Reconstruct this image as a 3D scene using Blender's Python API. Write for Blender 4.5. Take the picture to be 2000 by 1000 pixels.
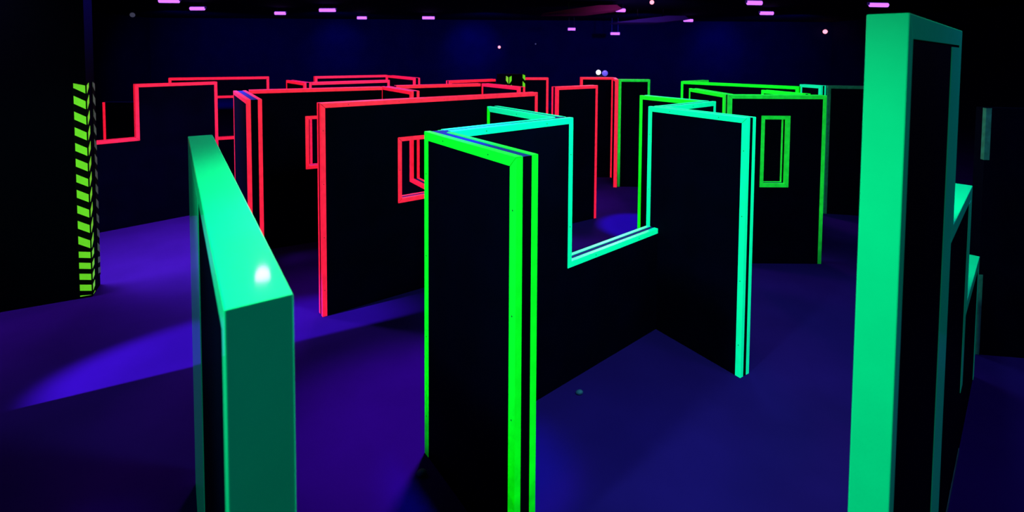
import bpy, bmesh, math
from mathutils import Vector, Matrix

scn = bpy.context.scene
for o in list(bpy.data.objects):
    bpy.data.objects.remove(o, do_unlink=True)
C = scn.collection
R = math.radians

# ------------------------------------------------------------------ camera
cam_d = bpy.data.cameras.new('camera')
cam = bpy.data.objects.new('camera', cam_d)
C.objects.link(cam)
cam_d.sensor_fit = 'HORIZONTAL'
cam_d.sensor_width = 36.0
cam_d.lens = 996.44 / 2000 * 36.0
cam_d.shift_x = 0.0
cam_d.shift_y = -(500 - 148.92) / 2000
cam_d.clip_start = 0.05
cam_d.clip_end = 100
pitch, roll = 0.04581, 0.0063984
cam.matrix_world = (Matrix.Translation((0, 0, 2.267)) @ Matrix.Rotation(R(90) - pitch, 4, 'X')
                    @ Matrix.Rotation(roll, 4, 'Z'))
cam_d.dof.use_dof = True
cam_d.dof.focus_distance = 3.6
cam_d.dof.aperture_fstop = 3.2
scn.camera = cam

scn.view_settings.view_transform = 'Standard'
scn.view_settings.look = 'None'
scn.view_settings.exposure = 0.0
scn.view_settings.gamma = 1.0
scn.view_settings.use_curve_mapping = False

# ------------------------------------------------------------------ world
w = bpy.data.worlds.new('world')
scn.world = w
w.use_nodes = True
w.node_tree.nodes['Background'].inputs[0].default_value = (0.02, 0.02, 0.2, 1)
w.node_tree.nodes['Background'].inputs[1].default_value = 0.02

# ------------------------------------------------------------------ lights
UV = (0.12, 1.0, .41)
BLUE = (0.03, 0.12, 1.0)

def area(name, loc, aim, power, size, col=UV, size_y=None, spread=180):
    d = bpy.data.lights.new(name, 'AREA')
    d.energy = power
    d.color = col
    d.shape = 'RECTANGLE'
    d.size = size
    d.size_y = size_y or size
    d.spread = R(spread)
    o = bpy.data.objects.new(name, d)
    C.objects.link(o)
    o.location = loc
    o.rotation_euler = (Vector(aim) - Vector(loc)).to_track_quat('-Z', 'Y').to_euler()
    return o

def spot(name, loc, aim, power, angle, blend=.5, col=BLUE, r=.08):
    d = bpy.data.lights.new(name, 'SPOT')
    d.energy = power
    d.color = col
    d.spot_size = R(angle)
    d.spot_blend = blend
    d.shadow_soft_size = r
    o = bpy.data.objects.new(name, d)
    C.objects.link(o)
    o.location = loc
    o.rotation_euler = (Vector(aim) - Vector(loc)).to_track_quat('-Z', 'Y').to_euler()
    return o

# overhead blacklight lamps of the arena
area('lamp_over_entrance', (1.3, 2.15, 3.6), (0.4, 3.2, 0.9), 95, .5, spread=150)
spot('spot_at_tall_wall', (-1.9, .4, 3.5), (.95, 1.25, .9), 520, 50, .8, UV, .15)
spot('spot_at_zigzag', (-1.7, .5, 3.5), (.5, 3.3, .9), 520, 46, .9, UV, .15)
area('lamp_over_left_field', (-4.3, 4.9, 3.6), (-3.3, 5.2, 0), 105, .5, (0.5, .7, 1), spread=90)
spot('spot_at_left_guard', (-2.6, 1.2, 3.4), (-3.95, 4.55, 1.1), 200, 26, .8, (.2, 1, .4))
area('lamp_over_red_maze', (-2.0, 7.2, 3.65), (-2.0, 7.2, 0), 110, .8, (0.7, .25, 1))
area('lamp_over_green_maze', (2.2, 5.6, 3.65), (2.2, 5.6, 0), 60, .8)
area('lamp_over_right_aisle', (3.3, 2.2, 3.65), (3.3, 2.2, 0), 22, .6, (0.3, .3, 1))
area('lamp_over_far_maze', (2.0, 10.5, 3.65), (2.0, 9.5, 0), 80, .8, (1, .5, 1))
spot('downlight_zigzag', (-.15, 2.65, 3.7), (-.15, 2.65, 0), 560, 19, 1, BLUE)
# a spotlight at the left whose beam lies along the aisle
spot('spot_along_left_aisle', (-6.6, 1.27, 3.0), (-2.2, 3.74, 0), 6200, 14, .55, (.3, .2, 1), .04)
area('fill_left_pillar', (-4.7, 4.0, 3.65), (-4.3, 4.4, 0), 16, .5, (.6, .5, 1), spread=75)  # added unseen fill for the dark floor by the left pillar
spot('spot_near_left_foot', (-2.1, 2.2, 3.6), (-1.95, 2.2, 0), 60, 12, 1, (.2, .08, 1))
spot('fill_middle_aisle', (-.3, 3.45, 3.3), (-.62, 3.0, 0), 520, 38, .9, (.5, .15, 1), .1)  # unseen fill light, added to brighten the middle aisle floor
spot('spot_small_pool', (1.7, 6.9, 3.6), (1.68, 6.62, 0), 1100, 17, .2, (.1, .06, 1))
spot('spot_front_pool', (.7, 2.2, 3.6), (.65, 2.5, 0), 55, 34, 1)
spot('spot_back_left', (-1.9, 21.5, 3.5), (-1.9, 24, 2.4), 240, 70, 1, (.02, .02, 1))
spot('spot_back_mid', (-8.2, 21.8, 3.5), (-8.2, 24, 2.4), 110, 80, 1, (.02, .02, 1))
spot('spot_back_right', (9.6, 21.8, 3.5), (9.6, 24, 2.4), 130, 90, 1, (.02, .02, 1))
for i, wx in enumerate((-13, -7, -1, 5, 11)):
    spot('fill_back_wall', (wx, 18.7, 3.2), (wx, 24, 1.2), 400, 120, 1, (.02, .02, 1))  # unseen spots added to lift the tone of the back wall
area('fill_baffles', (3.6, 13.4, 2.3), (3.6, 16.5, 3.6), 14, 1.2, (.6, .25, 1), .3, 90)  # unseen light added to make the baffles show
spot('spot_pillar', (-3.3, 5.9, 3.6), (-4.02, 4.8, 2.9), 600, 50, 1, (.04, .02, 1))

# ------------------------------------------------------------------ materials
def mat(name, col, rough=.5, emis=None, estr=0., coat=0., var=0., scale=30., spec=.5, bump=0., foot_dim=0.):
    m = bpy.data.materials.new(name)
    m.use_nodes = True
    nt = m.node_tree
    b = nt.nodes['Principled BSDF']
    b.inputs['Base Color'].default_value = (*col, 1)
    b.inputs['Roughness'].default_value = rough
    b.inputs['Specular IOR Level'].default_value = spec
    b.inputs['Coat Weight'].default_value = coat
    b.inputs['Coat Roughness'].default_value = .06
    if emis:
        b.inputs['Emission Color'].default_value = (*emis, 1)
        b.inputs['Emission Strength'].default_value = estr
    if foot_dim:          # glow dims towards the foot, weaker blacklight there put into the emission
        tc = nt.nodes.new('ShaderNodeTexCoord')
        sx = nt.nodes.new('ShaderNodeSeparateXYZ')
        ns = nt.nodes.new('ShaderNodeTexNoise')
        ns.inputs['Scale'].default_value = 9
        ad = nt.nodes.new('ShaderNodeMath'); ad.operation = 'MULTIPLY_ADD'
        ad.inputs[1].default_value = .35
        mr2 = nt.nodes.new('ShaderNodeMapRange')
        mr2.inputs['From Min'].default_value = .17
        mr2.inputs['From Max'].default_value = .17 + foot_dim
        mr2.inputs['To Min'].default_value = .10
        mr2.inputs['To Max'].default_value = 1
        ml = nt.nodes.new('ShaderNodeMath'); ml.operation = 'MULTIPLY'
        ml.inputs[1].default_value = estr
        nt.links.new(tc.outputs['Object'], sx.inputs[0])
        nt.links.new(tc.outputs['Object'], ns.inputs['Vector'])
        nt.links.new(ns.outputs['Fac'], ad.inputs[0])
        nt.links.new(sx.outputs['Z'], ad.inputs[2])
        nt.links.new(ad.outputs[0], mr2.inputs['Value'])
        nt.links.new(mr2.outputs['Result'], ml.inputs[0])
        nt.links.new(ml.outputs[0], b.inputs['Emission Strength'])
    if var or bump:
        tc = nt.nodes.new('ShaderNodeTexCoord')
        n = nt.nodes.new('ShaderNodeTexNoise')
        n.inputs['Scale'].default_value = scale
        n.inputs['Detail'].default_value = 4
        nt.links.new(tc.outputs['Object'], n.inputs['Vector'])
        if var:
            mr = nt.nodes.new('ShaderNodeMapRange')
            mr.inputs['From Min'].default_value = .35
            mr.inputs['From Max'].default_value = .65
            mr.inputs['To Min'].default_value = 1 - var
            mr.inputs['To Max'].default_value = 1
            nt.links.new(n.outputs['Fac'], mr.inputs['Value'])
            for key, c in (('Base Color', col),) + ((('Emission Color', emis),) if emis else ()):
                mx = nt.nodes.new('ShaderNodeMix')
                mx.data_type = 'RGBA'
                mx.blend_type = 'MULTIPLY'
                mx.inputs['Factor'].default_value = 1
                mx.inputs['A'].default_value = (*c, 1)
                nt.links.new(mr.outputs['Result'], mx.inputs['B'])
                nt.links.new(mx.outputs['Result'], b.inputs[key])
        if bump:
            bp = nt.nodes.new('ShaderNodeBump')
            bp.inputs['Strength'].default_value = bump
            bp.inputs['Distance'].default_value = .01
            nt.links.new(n.outputs['Fac'], bp.inputs['Height'])
            nt.links.new(bp.outputs['Normal'], b.inputs['Normal'])
    return m

M = {
    'black': mat('black_paint', (.0008, .0003, .011), .7, var=.3, scale=4, spec=.02),
    'top_lit': mat('board_top_lit', (.02, .016, .24), .7, spec=.05),  # bluer board colour with the light from overhead put in
    'green': mat('green_fluorescent_trim', (.0, .30, .05), .6, (.0, 1, .0), .85, var=.12, scale=18, foot_dim=.45),
    'leaf': mat('leaf_green_fluorescent_trim', (.02, .55, .12), .5, (.01, 1, .03), .45, var=.25, scale=14, foot_dim=.6),
    'mint': mat('mint_fluorescent_trim', (.0, .75, .50), .4, (.0, 1, .50), .56, var=.08, scale=16),
    'mintcap': mat('mint_painted_cap', (.0, .85, .60), .35, (.0, 1, .52), .075, coat=.6, var=.05, scale=6, bump=.12),
    'red': mat('red_fluorescent_trim', (.15, .004, .10), .5, (1, .009, .035), 1.05, var=.22, scale=22),
    'dull': mat('dull_teal_trim', (.05, .22, .22), .6, (.05, .3, .28), .015, var=.35, scale=20),  # darker, greyer teal than the mint trims
    'screw': mat('screw_steel', (.02, .04, .03), .5),
    'floor': mat('arena_carpet', (.034, .0036, .165), .9, var=.12, scale=2.2, spec=.0),
    'wall': mat('dark_blue_wall', (.004, .003, .05), .8, var=.2, scale=1.5, spec=.1),
    'ceiling': mat('dark_ceiling', (.003, .003, .02), .9, spec=.05),
    'pillar': mat('black_pillar_paint', (.0005, .0005, .004), .8, spec=.02),
    'hazard': mat('hazard_stripe_green', (.25, .75, .03), .5, (.26, 1, .02), .42, var=.1, scale=20),
    'hazard_unlit': mat('unlit_hazard_stripe', (.16, .26, .12), .6, (.2, .5, .15), .04, var=.4, scale=20),  # duller stripes, the shade of the pillar's unlit side put in
    'guardback': mat('guard_rubber', (.001, .003, .001), .8, spec=.05),
    'tube': mat('blacklight_tube', (.3, .1, .6), .4, (.5, .13, 1.0), 1.8),
    'housing': mat('lamp_housing', (.03, .01, .08), .5, (.10, .03, .5), .12),
    'pinkled': mat('pink_led', (.5, .2, .3), .4, (1, .30, .42), 2.0),
    'dimled': mat('dim_led', (.2, .2, .3), .4, (.05, .05, .09), .8),
    'whitelamp': mat('white_lamp_lens', (.8, .8, .9), .3, (.9, .85, 1), 3.0),
    'bluelens': mat('blue_lamp_lens', (.1, .1, .6), .3, (.10, .07, .62), 1.0),
    'metal': mat('black_metal', (.01, .01, .02), .4),
    'baffle_red': mat('baffle_fabric_plum', (.30, .03, .10), .9, spec=.1),
    'baffle_blue': mat('baffle_fabric_blue', (.10, .05, .35), .9, spec=.1),
    'pale': mat('pale_plastic', (.05, .05, .25), .6),
}

# ------------------------------------------------------------------ helpers
def link(name, me, material, parent=None):
    o = bpy.data.objects.new(name, me)
    C.objects.link(o)
    for m in (material if isinstance(material, (list, tuple)) else [material]):
        me.materials.append(m)
    if parent:
        o.parent = parent
    return o

def obj(name, bm, material, parent=None):
    bmesh.ops.recalc_face_normals(bm, faces=bm.faces[:])
    me = bpy.data.meshes.new(name)
    bm.to_mesh(me)
    bm.free()
    return link(name, me, material, parent)

def thing(name, label, cat, loc=(0, 0, 0), rz=0, group=None):
    o = bpy.data.objects.new(name, None)
    o.empty_display_size = .1
    C.objects.link(o)
    o.location = loc
    o.rotation_euler = (0, 0, rz)
    o['label'] = label
    o['category'] = cat
    if group:
        o['group'] = group
    return o

def add_box(bm, x0, x1, y0, y1, z0, z1, mi=0):
    v = [bm.verts.new((x, y, z)) for z in (z0, z1) for y in (y0, y1) for x in (x0, x1)]
    fs = [(0, 1, 3, 2), (4, 6, 7, 5), (0, 4, 5, 1), (2, 3, 7, 6), (0, 2, 6, 4), (1, 5, 7, 3)]
    for f in fs:
        bm.faces.new([v[i] for i in f]).material_index = mi

def struct(name, bm, m):
    o = obj(name, bm, m)
    o['kind'] = 'structure'
    return o

def slab(cells, t):
    """rectilinear board in the x-z plane, thickness t in +y: cells = list of (x0,x1,z0,z1), minus holes"""
    solid, holes = cells
    xs = sorted({a for c in solid + holes for a in c[:2]})
    zs = sorted({a for c in solid + holes for a in c[2:]})
    def inside(x, z, L):
        return any(c[0] < x < c[1] and c[2] < z < c[3] for c in L)
    grid = {}
    for i in range(len(xs) - 1):
        for j in range(len(zs) - 1):
            x, z = (xs[i] + xs[i + 1]) / 2, (zs[j] + zs[j + 1]) / 2
            grid[i, j] = inside(x, z, solid) and not inside(x, z, holes)
    bm = bmesh.new()
    V = {}
    def v(i, j, k):
        if (i, j, k) not in V:
            V[i, j, k] = bm.verts.new((xs[i], k * t, zs[j]))
        return V[i, j, k]
    for (i, j), s in grid.items():
        if not s:
            continue
        bm.faces.new((v(i, j, 0), v(i + 1, j, 0), v(i + 1, j + 1, 0), v(i, j + 1, 0)))
        bm.faces.new((v(i, j, 1), v(i, j + 1, 1), v(i + 1, j + 1, 1), v(i + 1, j, 1)))
        if not grid.get((i - 1, j)):
            bm.faces.new((v(i, j, 0), v(i, j + 1, 0), v(i, j + 1, 1), v(i, j, 1)))
        if not grid.get((i + 1, j)):
            bm.faces.new((v(i + 1, j, 0), v(i + 1, j, 1), v(i + 1, j + 1, 1), v(i + 1, j + 1, 0)))
        if not grid.get((i, j - 1)):
            bm.faces.new((v(i, j, 0), v(i, j, 1), v(i + 1, j, 1), v(i + 1, j, 0)))
        if not grid.get((i, j + 1)):
            bm.faces.new((v(i, j + 1, 0), v(i + 1, j + 1, 0), v(i + 1, j + 1, 1), v(i, j + 1, 1)))
    return bm

screw_bm = bmesh.new()
bmesh.ops.create_cone(screw_bm, cap_ends=True, segments=10, radius1=.0042, radius2=.0035, depth=.002,
                      matrix=Matrix.Rotation(R(90), 4, 'X'))
bmesh.ops.recalc_face_normals(screw_bm, faces=screw_bm.faces[:])
screw_me = bpy.data.meshes.new('screw')
screw_bm.to_mesh(screw_me)
screw_bm.free()
screw_me.materials.append(M['screw'])

W, E_ = .037, .003

def trim_strip(parent, a, b, na, nb, n, t, back, m, leg, w=W, gap=.0012, cut=(0, 0), screws=False, wrap=True):
    """angle trim along board edge a->b (x,z); n = inward normal, na/nb = the neighbour's inward normal or None"""
    a, b, n = Vector(a), Vector(b), Vector(n)
    if screws:
        gap = .0022
    d = (b - a).normalized()
    def pt(end, o, y):
        c = a if end == 0 else b
        q = na if end == 0 else nb
        p = c + n * o
        if q is not None:
            p = p + Vector(q) * o
        s = gap + (cut[end] if cut[end] > 0 else 0)
        p = p + (d if end == 0 else -d) * s
        yy = t - y if back else y
        return (p.x, yy, p.y)
    e = E_
    prof = [(w, -e), (.0, -e), (-e * .7, -e * .7), (-e, 0), (-e, leg), (0, leg), (0, 0), (w, 0)]
    if not wrap:
        prof = [(w, -e), (0, -e), (0, 0), (w, 0)]
    bm = bmesh.new()
    r0 = [bm.verts.new(pt(0, o, y)) for o, y in prof]
    r1 = [bm.verts.new(pt(1, o, y)) for o, y in prof]
    k = len(prof)
    for i in range(k):
        bm.faces.new((r0[i], r0[(i + 1) % k], r1[(i + 1) % k], r1[i]))
    bm.faces.new(r0)
    bm.faces.new(r1[::-1])
    s = obj('edge_trim', bm, M[m], parent)
    if screws:
        L = (b - a).length
        cnt = max(1, int(L / .42))
        for i in range(cnt):
            q = a + d * (L * (i + .5) / cnt) + n * w * .5
            sc = bpy.data.objects.new('screw', screw_me)
            C.objects.link(sc)
            sc.parent = s
            sc.location = (q.x, (t + e) if back else -e, q.y)
            sc['label'] = 'small dark screw head'
    return s

H = 1.83
COUNT = [0]

def panel(label, p0, p1, m, h=H, t=.1, low=None, window=None, leg=None, right=True, left=True, top=True,
          mback=None, over=None, cuts=None, screws=False, steps=None, w=W, bottom=False, group=None, sides='fb',
          board='black', cat='maze wall'):
    """a free-standing board from p0 to p1 (its side facing the camera); low=(x0,x1,z): notch cut down to z"""
    p0, p1 = Vector(p0), Vector(p1)
    L = (p1 - p0).length
    ang = math.atan2((p1 - p0).y, (p1 - p0).x)
    root = thing('maze_panel', label, cat, (p0.x, p0.y, 0), ang, group)
    # outline, counter-clockwise in (x,z)
    if steps:                      # list of (x_end, height)
        xs, solid, x = [0], [], 0
        out = [(0, 0), (L, 0)]
        for xe, hh in steps:
            solid.append((x, xe, 0, hh))
            x = xe
        pts = []
        for xe, hh in reversed(steps):
            prev = [s[0] for s in steps if s[0] < xe - 1e-6]
            x0 = max(prev) if prev else 0
            pts += [(xe, hh), (x0, hh)]
        out += pts
    else:
        solid = [(0, L, 0, h)]
        out = [(0, 0), (L, 0), (L, h), (0, h)]
    holes = []
    loops = [out]
    if window:
        x0, x1, z0, z1 = window
        holes.append(window)
        loops.append([(x0, z0), (x0, z1), (x1, z1), (x1, z0)])
    bm = slab((solid, holes), t)
    bo = obj('board', bm, [M[board], M['top_lit']], root)
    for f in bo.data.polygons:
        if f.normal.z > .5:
            f.material_index = 1  # upward faces take the colour that has overhead light in it
    leg = leg or .031
    for li, lp in enumerate(loops):
        k = len(lp)
        info = []
        for i in range(k):
            a, b = Vector(lp[i]), Vector(lp[(i + 1) % k])
            d = (b - a)
            on = d.length > 1e-6
            if li == 0:
                if a.y < 1e-6 and b.y < 1e-6:
                    on = bottom
                elif abs(d.x) < 1e-6 and a.x > L - 1e-6:
                    on = right
                elif abs(d.x) < 1e-6 and a.x < 1e-6:
                    on = left
                elif abs(d.y) < 1e-6:
                    on = top
            d.normalize()
            info.append((a, b, Vector((-d.y, d.x)), on))
        for side in sides:
            for i in range(k):
                a, b, n, on = info[i]
                if not on:
                    continue
                pa, pb = info[i - 1], info[(i + 1) % k]
                mm = m if side == 'f' else (mback or m)
                if over and (li, i, side) in over:
                    mm = over[li, i, side]
                    if mm is None:
                        continue
                cut = (cuts or {}).get((li, i, side), (0, 0))
                trim_strip(root, a, b, pa[2] if pa[3] and not cut[0] else None,
                           pb[2] if pb[3] and not cut[1] else None, n, t, side == 'b', mm, leg, w,
                           cut=cut, screws=screws and side == 'f')
    return root

def unit(a, b):
    d = Vector(b) - Vector(a)
    return d.normalized()

# ------------------------------------------------------------------ the room shell
bm = bmesh.new(); add_box(bm, -17, 15, -4, 24, -.1, 0); struct('floor', bm, M['floor'])
bm = bmesh.new(); add_box(bm, -17, 15, -4, 24, 3.8, 3.9); struct('ceiling', bm, M['ceiling'])
bm = bmesh.new(); add_box(bm, -17, 15, 24, 24.2, 0, 3.8); struct('wall_back', bm, M['wall'])
bm = bmesh.new(); add_box(bm, -17.2, -17, -4, 24, 0, 3.8); struct('wall_left', bm, M['wall'])
bm = bmesh.new(); add_box(bm, 15, 15.2, -4, 24, 0, 3.8); struct('wall_right', bm, M['wall'])
bm = bmesh.new(); add_box(bm, -17, 15, -4.2, -4, 0, 3.8); struct('wall_front', bm, M['wall'])

# ------------------------------------------------------------------ centre: zigzag of green and mint panels
# spine line
S0, S9 = Vector((-.335, 2.794)), Vector((1.879, 4.687))
sd = (S9 - S0).normalized()
sb = Vector((-sd.y, sd.x))
A3p0, A3p1 = Vector((1.133, 4.205)), Vector((1.612, 3.476))
ad = unit(A3p0, A3p1)
# spine meets the front side of the right-hand panel
def cross(p, d, q, e):
    den = d.x * e.y - d.y * e.x
    u = ((q.x - p.x) * e.y - (q.y - p.y) * e.x) / den
    return p + d * u
Send = cross(S0, sd, A3p0, ad)
Ls = (Send - S0).length
xn = 0.985                      # where the tall part ends
panel('green-edged black panel standing nearest the middle, its broad near end turned to the viewer',
      (-.478, 2.79), (.021, 2.112), 'green', mback='green', screws=True, t=.113, w=.043,
      over={(0, 2, 'b'): 'green'}, cuts={(0, 2, 'b'): (0, .10), (0, 3, 'b'): (0, .0)}, left=True, group='maze panels of the central zigzag')
panel('mint-edged panel behind the green one, cut down to a low sill on its right',
      S0, Send, 'mint', steps=[(xn, H), (Ls, .84)], screws=True, left=False, right=False,
      over={(0, 4, 'b'): 'mint'}, cuts={(0, 4, 'b'): (.10, 0)}, group='maze panels of the central zigzag')
c_end = S0 + sd * (xn - .1) + sb * .1
panel('short mint-topped panel running back from the corner left of the low sill',
      (-.197, 4.114), c_end, 'mint', right=False, screws=True, over={(0, 3, 'f'): 'green', (0, 3, 'b'): 'green'},
      group='maze panels of the central zigzag')
panel('mint-edged black panel right of the low sill, its foot reaching the bare floor',
      A3p0, A3p1, 'mint', screws=True, left=True, group='maze panels of the central zigzag')
B3 = cross(S0, sd, A3p0 + Vector((-ad.y, ad.x)) * .1, ad)
panel('short mint-topped panel behind the right-hand mint panel, cut off by it',
      B3, S9, 'mint', screws=True, left=False, group='maze panels of the central zigzag')
c2 = S9 - sd * .1 + sb * .1
panel('green-edged panel running back behind the right end of the low sill',
      (1.336, 5.304), c2, 'green', right=False, over={(0, 2, 'b'): 'mint'}, group='maze panels of the central zigzag')

# ------------------------------------------------------------------ red maze, left
RG = 'red-edged maze panels'
panel('long red-edged black panel with a window, nearest and largest of the red ones',
      (-1.604, 4.262), (.284, 5.64), 'red', window=(.725, 1.22, .905, 1.445), screws=True, group=RG)
panel('narrow red-edged panel seen end on, with a magenta top, left of the long red panel',
      (-3.06, 5.593), (-2.37, 4.546), 'red', t=.12, cuts={(0, 2, 'b'): (0, 0)}, group=RG)
panel('red-edged panel with a window peeking out behind the left end of the long red one',
      (-2.93, 5.665), (-1.625, 6.365), 'red', window=(.62, .98, .92, 1.475), right=False, left=False, group=RG)
pT0, pT1 = Vector((-1.654, 6.455)), Vector((-1.125, 5.683))
dT = (pT1 - pT0).normalized()
panel('red end wall dropping to a low sill, glimpsed through the long red panel window',
      pT0, pT1 + dT * .75, 'red', steps=[(.93, H), (1.68, .84)], left=True, group=RG)
panel('red-edged panel in the second row, between the two red end walls with visible double edges',
      (-1.50, 6.60), (-.44, 7.18), 'red', left=False, right=False, group=RG)
panel('red-edged end wall with a double edge just below the far striped post',
      (-.425, 7.19), (.086, 6.476), 'red', group=RG)
panel('short red panel with magenta top at the left of the third row, turned away',
      (-3.42, 7.72), (-2.90, 7.105), 'red', group=RG)
panel('red-edged panel in the third row behind the second row of red tops',
      (-2.83, 7.20), (-1.905, 7.93), 'red', left=False, group=RG)
panel('farthest wide red-edged panel, highest top line left of centre',
      (-3.45, 8.93), (-2.36, 9.66), 'red', group=RG)
panel('red-edged end panel folding right from the farthest wide red one, with a double edge',
      (-2.33, 9.52), (-1.66, 8.63), 'red', t=.11, left=True, group=RG)
panel('red-edged panel with a window slot, behind the stepped red panel on the far left',
      (-5.46, 8.10), (-4.17, 8.74), 'red', window=(.42, 1.10, .83, 1.49), group=RG)
panel('far red panel whose top shows as a short bar beside the small striped post',
      (-.955, 7.83), (-.27, 8.42), 'red', right=False, left=True, group=RG)
panel('red-edged panel just right of the far striped post, with one thin right edge',
      (-.10, 8.93), (.643, 9.0), 'red', group=RG)
panel('tall-looking red-edged panel with a double left edge, seen through the central opening',
      (.575, 6.54), (1.168, 6.935), 'red', group=RG)
panel('square-on red-edged panel under the small white spotlight in the background',
      (1.25, 9.25), (1.845, 9.25), 'red', group=RG)
panel('red panel seen nearly edge on as two close red lines beside the far green panel',
      (1.83, 9.235), (1.735, 8.56), 'red', t=.05, leg=.026, group=RG)
# far-left stepped red panel and the low board behind it
q0, q1 = Vector((-4.835, 6.53)), Vector((-4.17, 7.20))
qd = (q1 - q0).normalized()
rt = thing('maze_panel', 'red-edged panel that drops to a low sill beside the broad striped pillar', 'maze wall',
           (*(q0 - qd * .95), 0), math.atan2(qd.y, qd.x), RG)
Lh = .95 + (q1 - q0).length
obj('board', slab(([(0, .95, 0, 1.14), (.95, Lh, 0, H)], []), .1), M['black'], rt)
lp = [(Lh, 0), (Lh, H), (.95, H), (.95, 1.14), (0, 1.14)]
for back in (False, True):
    for i in range(4):
        a, b = Vector(lp[i]), Vector(lp[i + 1])
        d = (b - a).normalized()
        def nn(j):
            if j < 0 or j > 3:
                return None
            dd = (Vector(lp[j + 1]) - Vector(lp[j])).normalized()
            return Vector((-dd.y, dd.x))
        trim_strip(rt, a, b, nn(i - 1), nn(i + 1), Vector((-d.y, d.x)), .1, back, 'red', .031)
panel('low dark board with a single upright red edge, standing behind the stepped red sill',
      (-6.44, 8.0), (-5.6, 8.02), 'red', h=1.45, top=False, right=False, group=RG)

# ------------------------------------------------------------------ green maze, right
GG = 'green-edged maze panels'
panel('far green-edged panel beside the two close red lines, farthest of the green ones',
      (1.81, 8.60), (2.33, 8.60), 'leaf', group=GG)
panel('long green-topped panel at the back right, sloping down towards the right',
      (2.684, 8.08), (3.90, 6.93), 'green', group=GG)
panel('short green panel running back from the left corner of the long back green panel',
      (2.80, 8.14), (3.28, 8.50), 'leaf', left=False, group=GG)
panel('green-edged panel leading forward to the corner left of the green window panel',
      (2.25, 6.46), (2.318, 5.545), 'green', right=True, group=GG)
panel('square-on green-edged panel with a narrow window, on the right',
      (2.32, 5.44), (3.365, 5.44), 'leaf', window=(.392, .628, .875, 1.575), group=GG)
panel('green-topped panel just behind the green window panel, only its top line showing',
      (3.06, 6.24), (3.24, 5.66), 'green', group=GG)
panel('short teal-topped panel at the right end of the back green panel',
      (4.23, 7.48), (4.36, 7.18), 'mint', group='teal-edged panels at the back right')
panel('dim teal-topped dark panel running on behind the tall mint post wall',
      (4.47, 7.20), (5.7, 6.95), 'dull', group='teal-edged panels at the back right')

# ------------------------------------------------------------------ two near walls
near_cap = panel('mint-capped low wall closest to the viewer on the left, its wide bright top running away',
      (-1.640, 2.572), (-.478, .838), 'mintcap', t=.103, leg=.0515, w=.055, group='near mint walls')
T0 = Vector((.989, 1.279)); Td = Vector((.716, .698)).normalized()
tall = panel('tall mint-framed wall closest to the viewer on the right, stepping down behind',
             T0, T0 + Td * 3.2, 'mintcap', t=.085, leg=.0425, w=.06,
             steps=[(1.29, 2.37), (2.26, 1.53), (3.2, .86)], group='near mint walls')
trim_strip(tall, (.3, 0), (2.2, 0), None, None, (0, 1), .085, False, 'dull', .03, w=.03, wrap=False)
bm = bmesh.new(); add_box(bm, .95, 1.225, -.003, -.0002, .1, 2.30)
add_box(bm, 2.10, 2.21, -.003, -.0002, .4, 1.46)
obj('painted_section', bm, M['mintcap'], tall)
bm = bmesh.new(); add_box(bm, .058, 1.05, -.003, -.0002, .0, 1.772)
obj('painted_section', bm, M['mintcap'], near_cap)
panel('added unseen board out of view at left, casting a shadow edge on the floor',
      (-3.62, 2.84), (-3.05, 1.98), 'mint', group='near mint walls')  # added out of view to cut off the aisle spotlight's beam
# dark wall at the right edge of the frame
dr = thing('maze_panel', 'dark board at the right edge of the picture with two short dull teal edge strips', 'maze wall',
           (3.53, 3.78, 0), R(-8))
obj('board', slab(([(0, 1.9, 0, 1.88)], []), .1), M['black'], dr)
trim_strip(dr, (0, 1.88), (0, 1.49), None, None, (1, 0), .1, False, 'dull', .03, w=.034)
trim_strip(dr, (0, .62), (0, .0), None, None, (1, 0), .1, False, 'dull', .034, w=.03)

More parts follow.
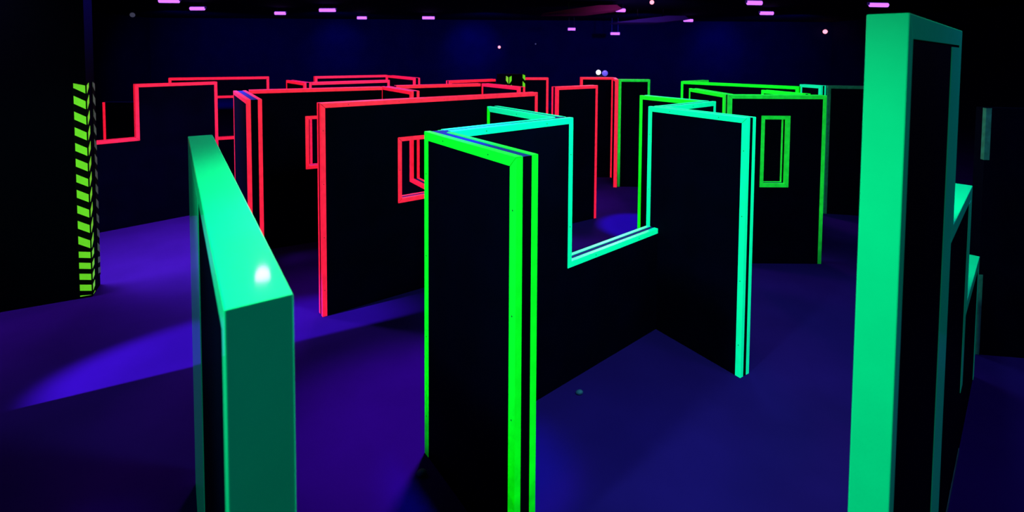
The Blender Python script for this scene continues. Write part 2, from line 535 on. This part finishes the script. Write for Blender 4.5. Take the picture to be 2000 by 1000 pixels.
# ------------------------------------------------------------------ pillars and striped guards
def guard(label, loc, dl, dr_, z_top, leg_l, leg_r, pitch=.142, sec=None, group='striped corner guards', z0=0.02, faint=False, hs=.072, shear=.052):
    """corner guard at loc; dl/dr_ unit vectors along the left and right pillar faces"""
    g = thing('corner_guard', label, 'corner guard', (loc[0], loc[1], 0), 0, group)
    dl, dr_ = Vector(dl).normalized(), Vector(dr_).normalized()
    off = -(dl + dr_).normalized() * .004 * 1.4
    bm = bmesh.new()
    th = .004
    for d, lg, other in ((dl, leg_l, dr_), (dr_, leg_r, dl)):
        if lg <= 0:
            continue
        out = -other
        v = []
        for z in (z0, z_top):
            for q, o in ((0, 0.0005), (lg, 0.0005), (lg, th), (0, th)):
                c = d * q + out * o
                v.append(bm.verts.new((c.x, c.y, z)))
        for f in ((0, 1, 2, 3), (7, 6, 5, 4), (0, 4, 5, 1), (1, 5, 6, 2), (2, 6, 7, 3), (3, 7, 4, 0)):
            bm.faces.new([v[i] for i in f])
    obj('backing', bm, M['guardback'], g)
    for d, lg, other in ((dl, leg_l, dr_), (dr_, leg_r, dl)):
        if lg <= 0:
            continue
        out = -other
        bm = bmesh.new()
        z = z_top + .03
        k = 0
        while z > z0:
            lower = sec and z < sec
            ph = .102 if lower else pitch
            hh = .056 if lower else hs
            sh = .018 if lower else shear       # outer end sits higher
            q = []
            for s, zz in ((.004, z - sh), (.004, z - sh - hh), (lg * .92, z - hh), (lg * .92, z)):
                zz = min(max(zz, z0), z_top)
                c = d * s + out * (th + .0008)
                q.append((c.x, c.y, zz))
            q2 = [(x + out.x * .0012, y + out.y * .0012, zz) for x, y, zz in q]
            a = [bm.verts.new(p) for p in q]
            b = [bm.verts.new(p) for p in q2]
            if abs(q[0][2] - q[1][2]) > .004 or abs(q[2][2] - q[3][2]) > .004:
                try:
                    bm.faces.new(a); bm.faces.new(b[::-1])
                    for i in range(4):
                        bm.faces.new((a[i], a[(i + 1) % 4], b[(i + 1) % 4], b[i]))
                except ValueError:
                    pass
            z -= ph
            k += 1
        obj('stripes', bm, M['hazard_unlit' if faint else 'hazard'], g)
    return g

K = Vector((-3.85, 4.60)); kl = Vector((-.885, -.466)).normalized(); kr = Vector((-.46, .89)).normalized()
def prism(pts, z0, z1, m, name, parent=None):
    bm = bmesh.new()
    lo = [bm.verts.new((x, y, z0)) for x, y in pts]
    hi = [bm.verts.new((x, y, z1)) for x, y in pts]
    n = len(pts)
    bm.faces.new(lo[::-1]); bm.faces.new(hi)
    for i in range(n):
        bm.faces.new((lo[i], lo[(i + 1) % n], hi[(i + 1) % n], hi[i]))
    return obj(name, bm, m, parent)
def pillar(label, K, kl, Ll, kr, Lr, m='pillar', top=3.8):
    pts = [K, K + kr * Lr, K + kr * Lr + kl * Ll, K + kl * Ll]
    pts = [(p.x - K.x, p.y - K.y) for p in pts]
    r = thing('pillar', label, 'pillar', (K.x, K.y, 0))
    prism(pts, 0, top, M[m], 'shaft', r)
    return r
pillar('broad black pillar filling the left edge up to the ceiling', K, kl, 1.3, kr, .28)
guard('striped green hazard guard on the near corner of the left pillar', K, kl, kr, 1.97, .095, .075, sec=.58, z0=.02)
K2 = K + kr * .28
guard('faint pale striped guard on the far corner of the left pillar', K2, -kr, Vector((-kr.y, kr.x)), 1.97, .09, 0, sec=.4, z0=.1, faint=True)
P = Vector((-.05, 8.0)); pl = Vector((-.75, .66)).normalized(); pr = Vector((.87, .49)).normalized()
pillar('dark square post with two green striped edges, showing over the far red panels', P, pl, .26, pr, .30, top=1.93)
guard('small striped guard making green leaf shapes on the front edge of the far post', P, pl, pr, 1.905, .058, .05, pitch=.165, hs=.105, shear=.05)
P2 = P + pr * .30
guard('small striped guard on the right edge of the far post', P2, -pr, Vector((-.49, .87)), 1.925, .055, 0, pitch=.135, hs=.085, shear=.045)

# ------------------------------------------------------------------ ceiling lamps
LG = 'blacklight lamps under the ceiling'
def lamp(label, x, y, L, z=3.55, ang=0, hh=.055, rod=True):
    t = thing('blacklight_lamp', label, 'lamp', (x, y, z), R(ang), LG)
    bm = bmesh.new()
    add_box(bm, -L / 2 - .02, L / 2 + .02, .0, .08, -.0, .075)
    bmesh.ops.bevel(bm, geom=bm.edges[:], offset=.008, segments=1, affect='EDGES')
    obj('housing', bm, M['housing'], t)
    bm = bmesh.new()
    bmesh.ops.create_cone(bm, cap_ends=True, segments=14, radius1=hh, radius2=hh, depth=L,
                          matrix=Matrix.Translation((0, -.01, .0)) @ Matrix.Rotation(R(90), 4, 'Y'))
    obj('tube', bm, M['tube'], t)
    bm = bmesh.new()
    for s in (-1, 1):
        add_box(bm, s * L * .35 - .008, s * L * .35 + .008, .03, .046, .075, 3.8 - z)
    obj('hanger', bm, M['metal'], t)
    return t
for lab, x, y, L, z, a in [
    ('purple tube lamp cut by the top edge, first from the left', -9.2, 13.75, .50, 3.6, 4),
    ('purple tube lamp second from the left under the ceiling', -9.95, 16.2, .46, 3.6, -6),
    ('small purple tube lamp third from the left, above the left red panels', -8.13, 17.95, .36, 3.6, 0),
    ('long purple tube lamp above the narrow magenta-topped red panel', -5.95, 16.5, .52, 3.6, -5),
    ('small bright tube lamp just right and below the long purple one', -5.9, 20.1, .36, 3.6, -3),
    ('pinkish white tube lamp above the long red panel', -3.25, 19.85, .46, 3.6, 0),
    ('purple tube lamp left of the bluish ceiling baffle, tilted up to the right', 3.33, 15.8, .29, 3.6, 18),
    ('small far tube lamp between the two ceiling baffles', 2.55, 22.0, .31, 3.3, 0),
    ('lowest and farthest tube lamp, below the bluish ceiling baffle', 4.42, 22.0, .38, 3.12, 0),
    ('tube lamp at the right tip of the bluish ceiling baffle', 7.0, 20.4, .37, 3.6, 10),
    ('upper of the two purple tube lamps above the back green panel', 6.27, 13.3, .38, 3.6, 6),
    ('lower of the two purple tube lamps above the back green panel', 8.23, 16.6, .42, 3.6, 4),
    ('violet tube lamp directly above the tall mint wall', 9.74, 13.65, .50, 3.6, 6)]:
    lamp(lab, x, y, L, z, a)

def led(label, x, y, z, r, m, wall=False):
    t = thing('signal_light', label, 'light', (x, y, z), 0, 'small round lights near the ceiling')
    bm = bmesh.new(); bmesh.ops.create_uvsphere(bm, u_segments=16, v_segments=10, radius=r)
    obj('lens', bm, M[m], t)
    bm = bmesh.new()
    if wall:
        add_box(bm, -r * .6, r * .6, r * .5, 24 - y, -r * .6, r * .6)
    else:
        add_box(bm, -.012, .012, r * .4, r * .4 + .024, r * .5, 3.8 - z)
    obj('mount', bm, M['metal'], t)
led('round pink light at the top edge, right of centre', 3.56, 13.1, 3.58, .055, 'pinkled')
led('round pink light hanging alone above the teal panel on the right', 14.55, 23.8, 3.345, .10, 'pinkled', True)
led('tiny pink light left of the far striped post', -.60, 23.8, 2.53, .065, 'pinkled', True)
led('very faint grey light at upper left beside the pillar', -13.2, 17.8, 3.5, .08, 'dimled')
led('very faint speck of light above the far striped post', 1.09, 23.8, 2.69, .035, 'dimled', True)

# twin spotlight on a pole behind the far red panel
t = thing('spotlight', 'small twin spotlight, one white and one blue lens, above the far red panel', 'spotlight', (2.03, 11.8, 0), 0)
bm = bmesh.new(); add_box(bm, -.02, .02, -.02, .02, 0, 1.74); add_box(bm, -.2, .2, -.02, .02, -.0, .02); add_box(bm, -.08, .15, -.015, .015, 1.74, 1.77)
obj('stand', bm, M['metal'], t)
for x, r, m, dz in ((-.035, .062, 'whitelamp', 1.83), (.115, .075, 'bluelens', 1.81)):
    bm = bmesh.new()
    bmesh.ops.create_cone(bm, cap_ends=True, segments=20, radius1=r, radius2=r * .7, depth=.12,
                          matrix=Matrix.Translation((x, .03, dz)) @ Matrix.Rotation(R(-90), 4, 'X'))
    hd = obj('lamp_head', bm, M['metal'], t)
    bm = bmesh.new()
    bmesh.ops.create_uvsphere(bm, u_segments=18, v_segments=10, radius=r * .9,
                              matrix=Matrix.Translation((x, -.03, dz)) @ Matrix.Diagonal((1, .5, 1, 1)))
    obj('lens', bm, M[m], hd)

# lamp above the left aisle whose glint shows on the near mint cap
t = thing('par_lamp', 'round violet can lamp hanging over the left aisle', 'lamp', (-2.32, 4.68, 3.6), 0)
bm = bmesh.new(); bmesh.ops.create_cone(bm, cap_ends=True, segments=20, radius1=.10, radius2=.07, depth=.24, matrix=Matrix.Translation((0, 0, .04)))
obj('can', bm, M['metal'], t)
bm = bmesh.new(); bmesh.ops.create_uvsphere(bm, u_segments=20, v_segments=12, radius=.065, matrix=Matrix.Translation((0, 0, -.09)) @ Matrix.Diagonal((1, 1, 1.5, 1)))
obj('lens', bm, mat('violet_lens', (.5, .1, .6), .3, (1, .06, .9), 12), t)
bm = bmesh.new(); add_box(bm, -.01, .01, -.01, .01, .15, .2)
obj('hanger', bm, M['metal'], t)

# ------------------------------------------------------------------ ceiling baffles
def baffle(label, x0, x1, y, z, tilt, m, hgt=.12):
    t = thing('ceiling_baffle', label, 'baffle', (x0, y, z), 0, 'hanging ceiling baffles')
    L = x1 - x0
    pts = [(0, 0), (L * .6, -.05), (L, 0.02), (L * .93, hgt * .9), (L * .7, hgt), (L * .35, hgt * .55)]
    bm = bmesh.new()
    a = [bm.verts.new((x, 0, zz + tilt * x)) for x, zz in pts]
    b = [bm.verts.new((x, 1.2, zz + tilt * x)) for x, zz in pts]
    n = len(pts)
    bm.faces.new(a[::-1]); bm.faces.new(b)
    for i in range(n):
        bm.faces.new((a[i], a[(i + 1) % n], b[(i + 1) % n], b[i]))
    obj('panel', bm, M[m], t)
    bm = bmesh.new()
    for s in (.35, .7):
        add_box(bm, L * s - .01, L * s + .01, .5, .52, hgt * .3, 3.8 - z)
    obj('wire', bm, M['metal'], t)
baffle('dim plum-coloured ceiling baffle at the top, right of centre', .88, 3.2, 14.9, 3.42, .055, 'baffle_red', .16)
baffle('dim bluish ceiling baffle hanging beside two small tube lamps', 3.4, 5.9, 17.0, 3.3, .04, 'baffle_blue', .16)

# ------------------------------------------------------------------ bits on the floor
def blob(label, x, y, r, m):
    bm = bmesh.new()
    bmesh.ops.create_uvsphere(bm, u_segments=16, v_segments=10, radius=r, matrix=Matrix.Diagonal((1, .8, .7, 1)))
    for v in bm.verts:
        v.co.z = max(v.co.z, -r * .35) + r * .35
        v.co.x += .25 * v.co.z
    for f in bm.faces: f.smooth = True
    o = obj('floor_anchor', bm, M[m])
    o.location = (x, y, 0)
    o['label'] = label; o['category'] = 'anchor'; o['group'] = 'floor anchors'
blob('small pale bluish lump on the floor at the far foot of the green-edged panel', -.475, 2.64, .027, 'pale')
blob('faint small lump on the floor in front of the low sill panel', .46, 3.30, .025, 'pale')
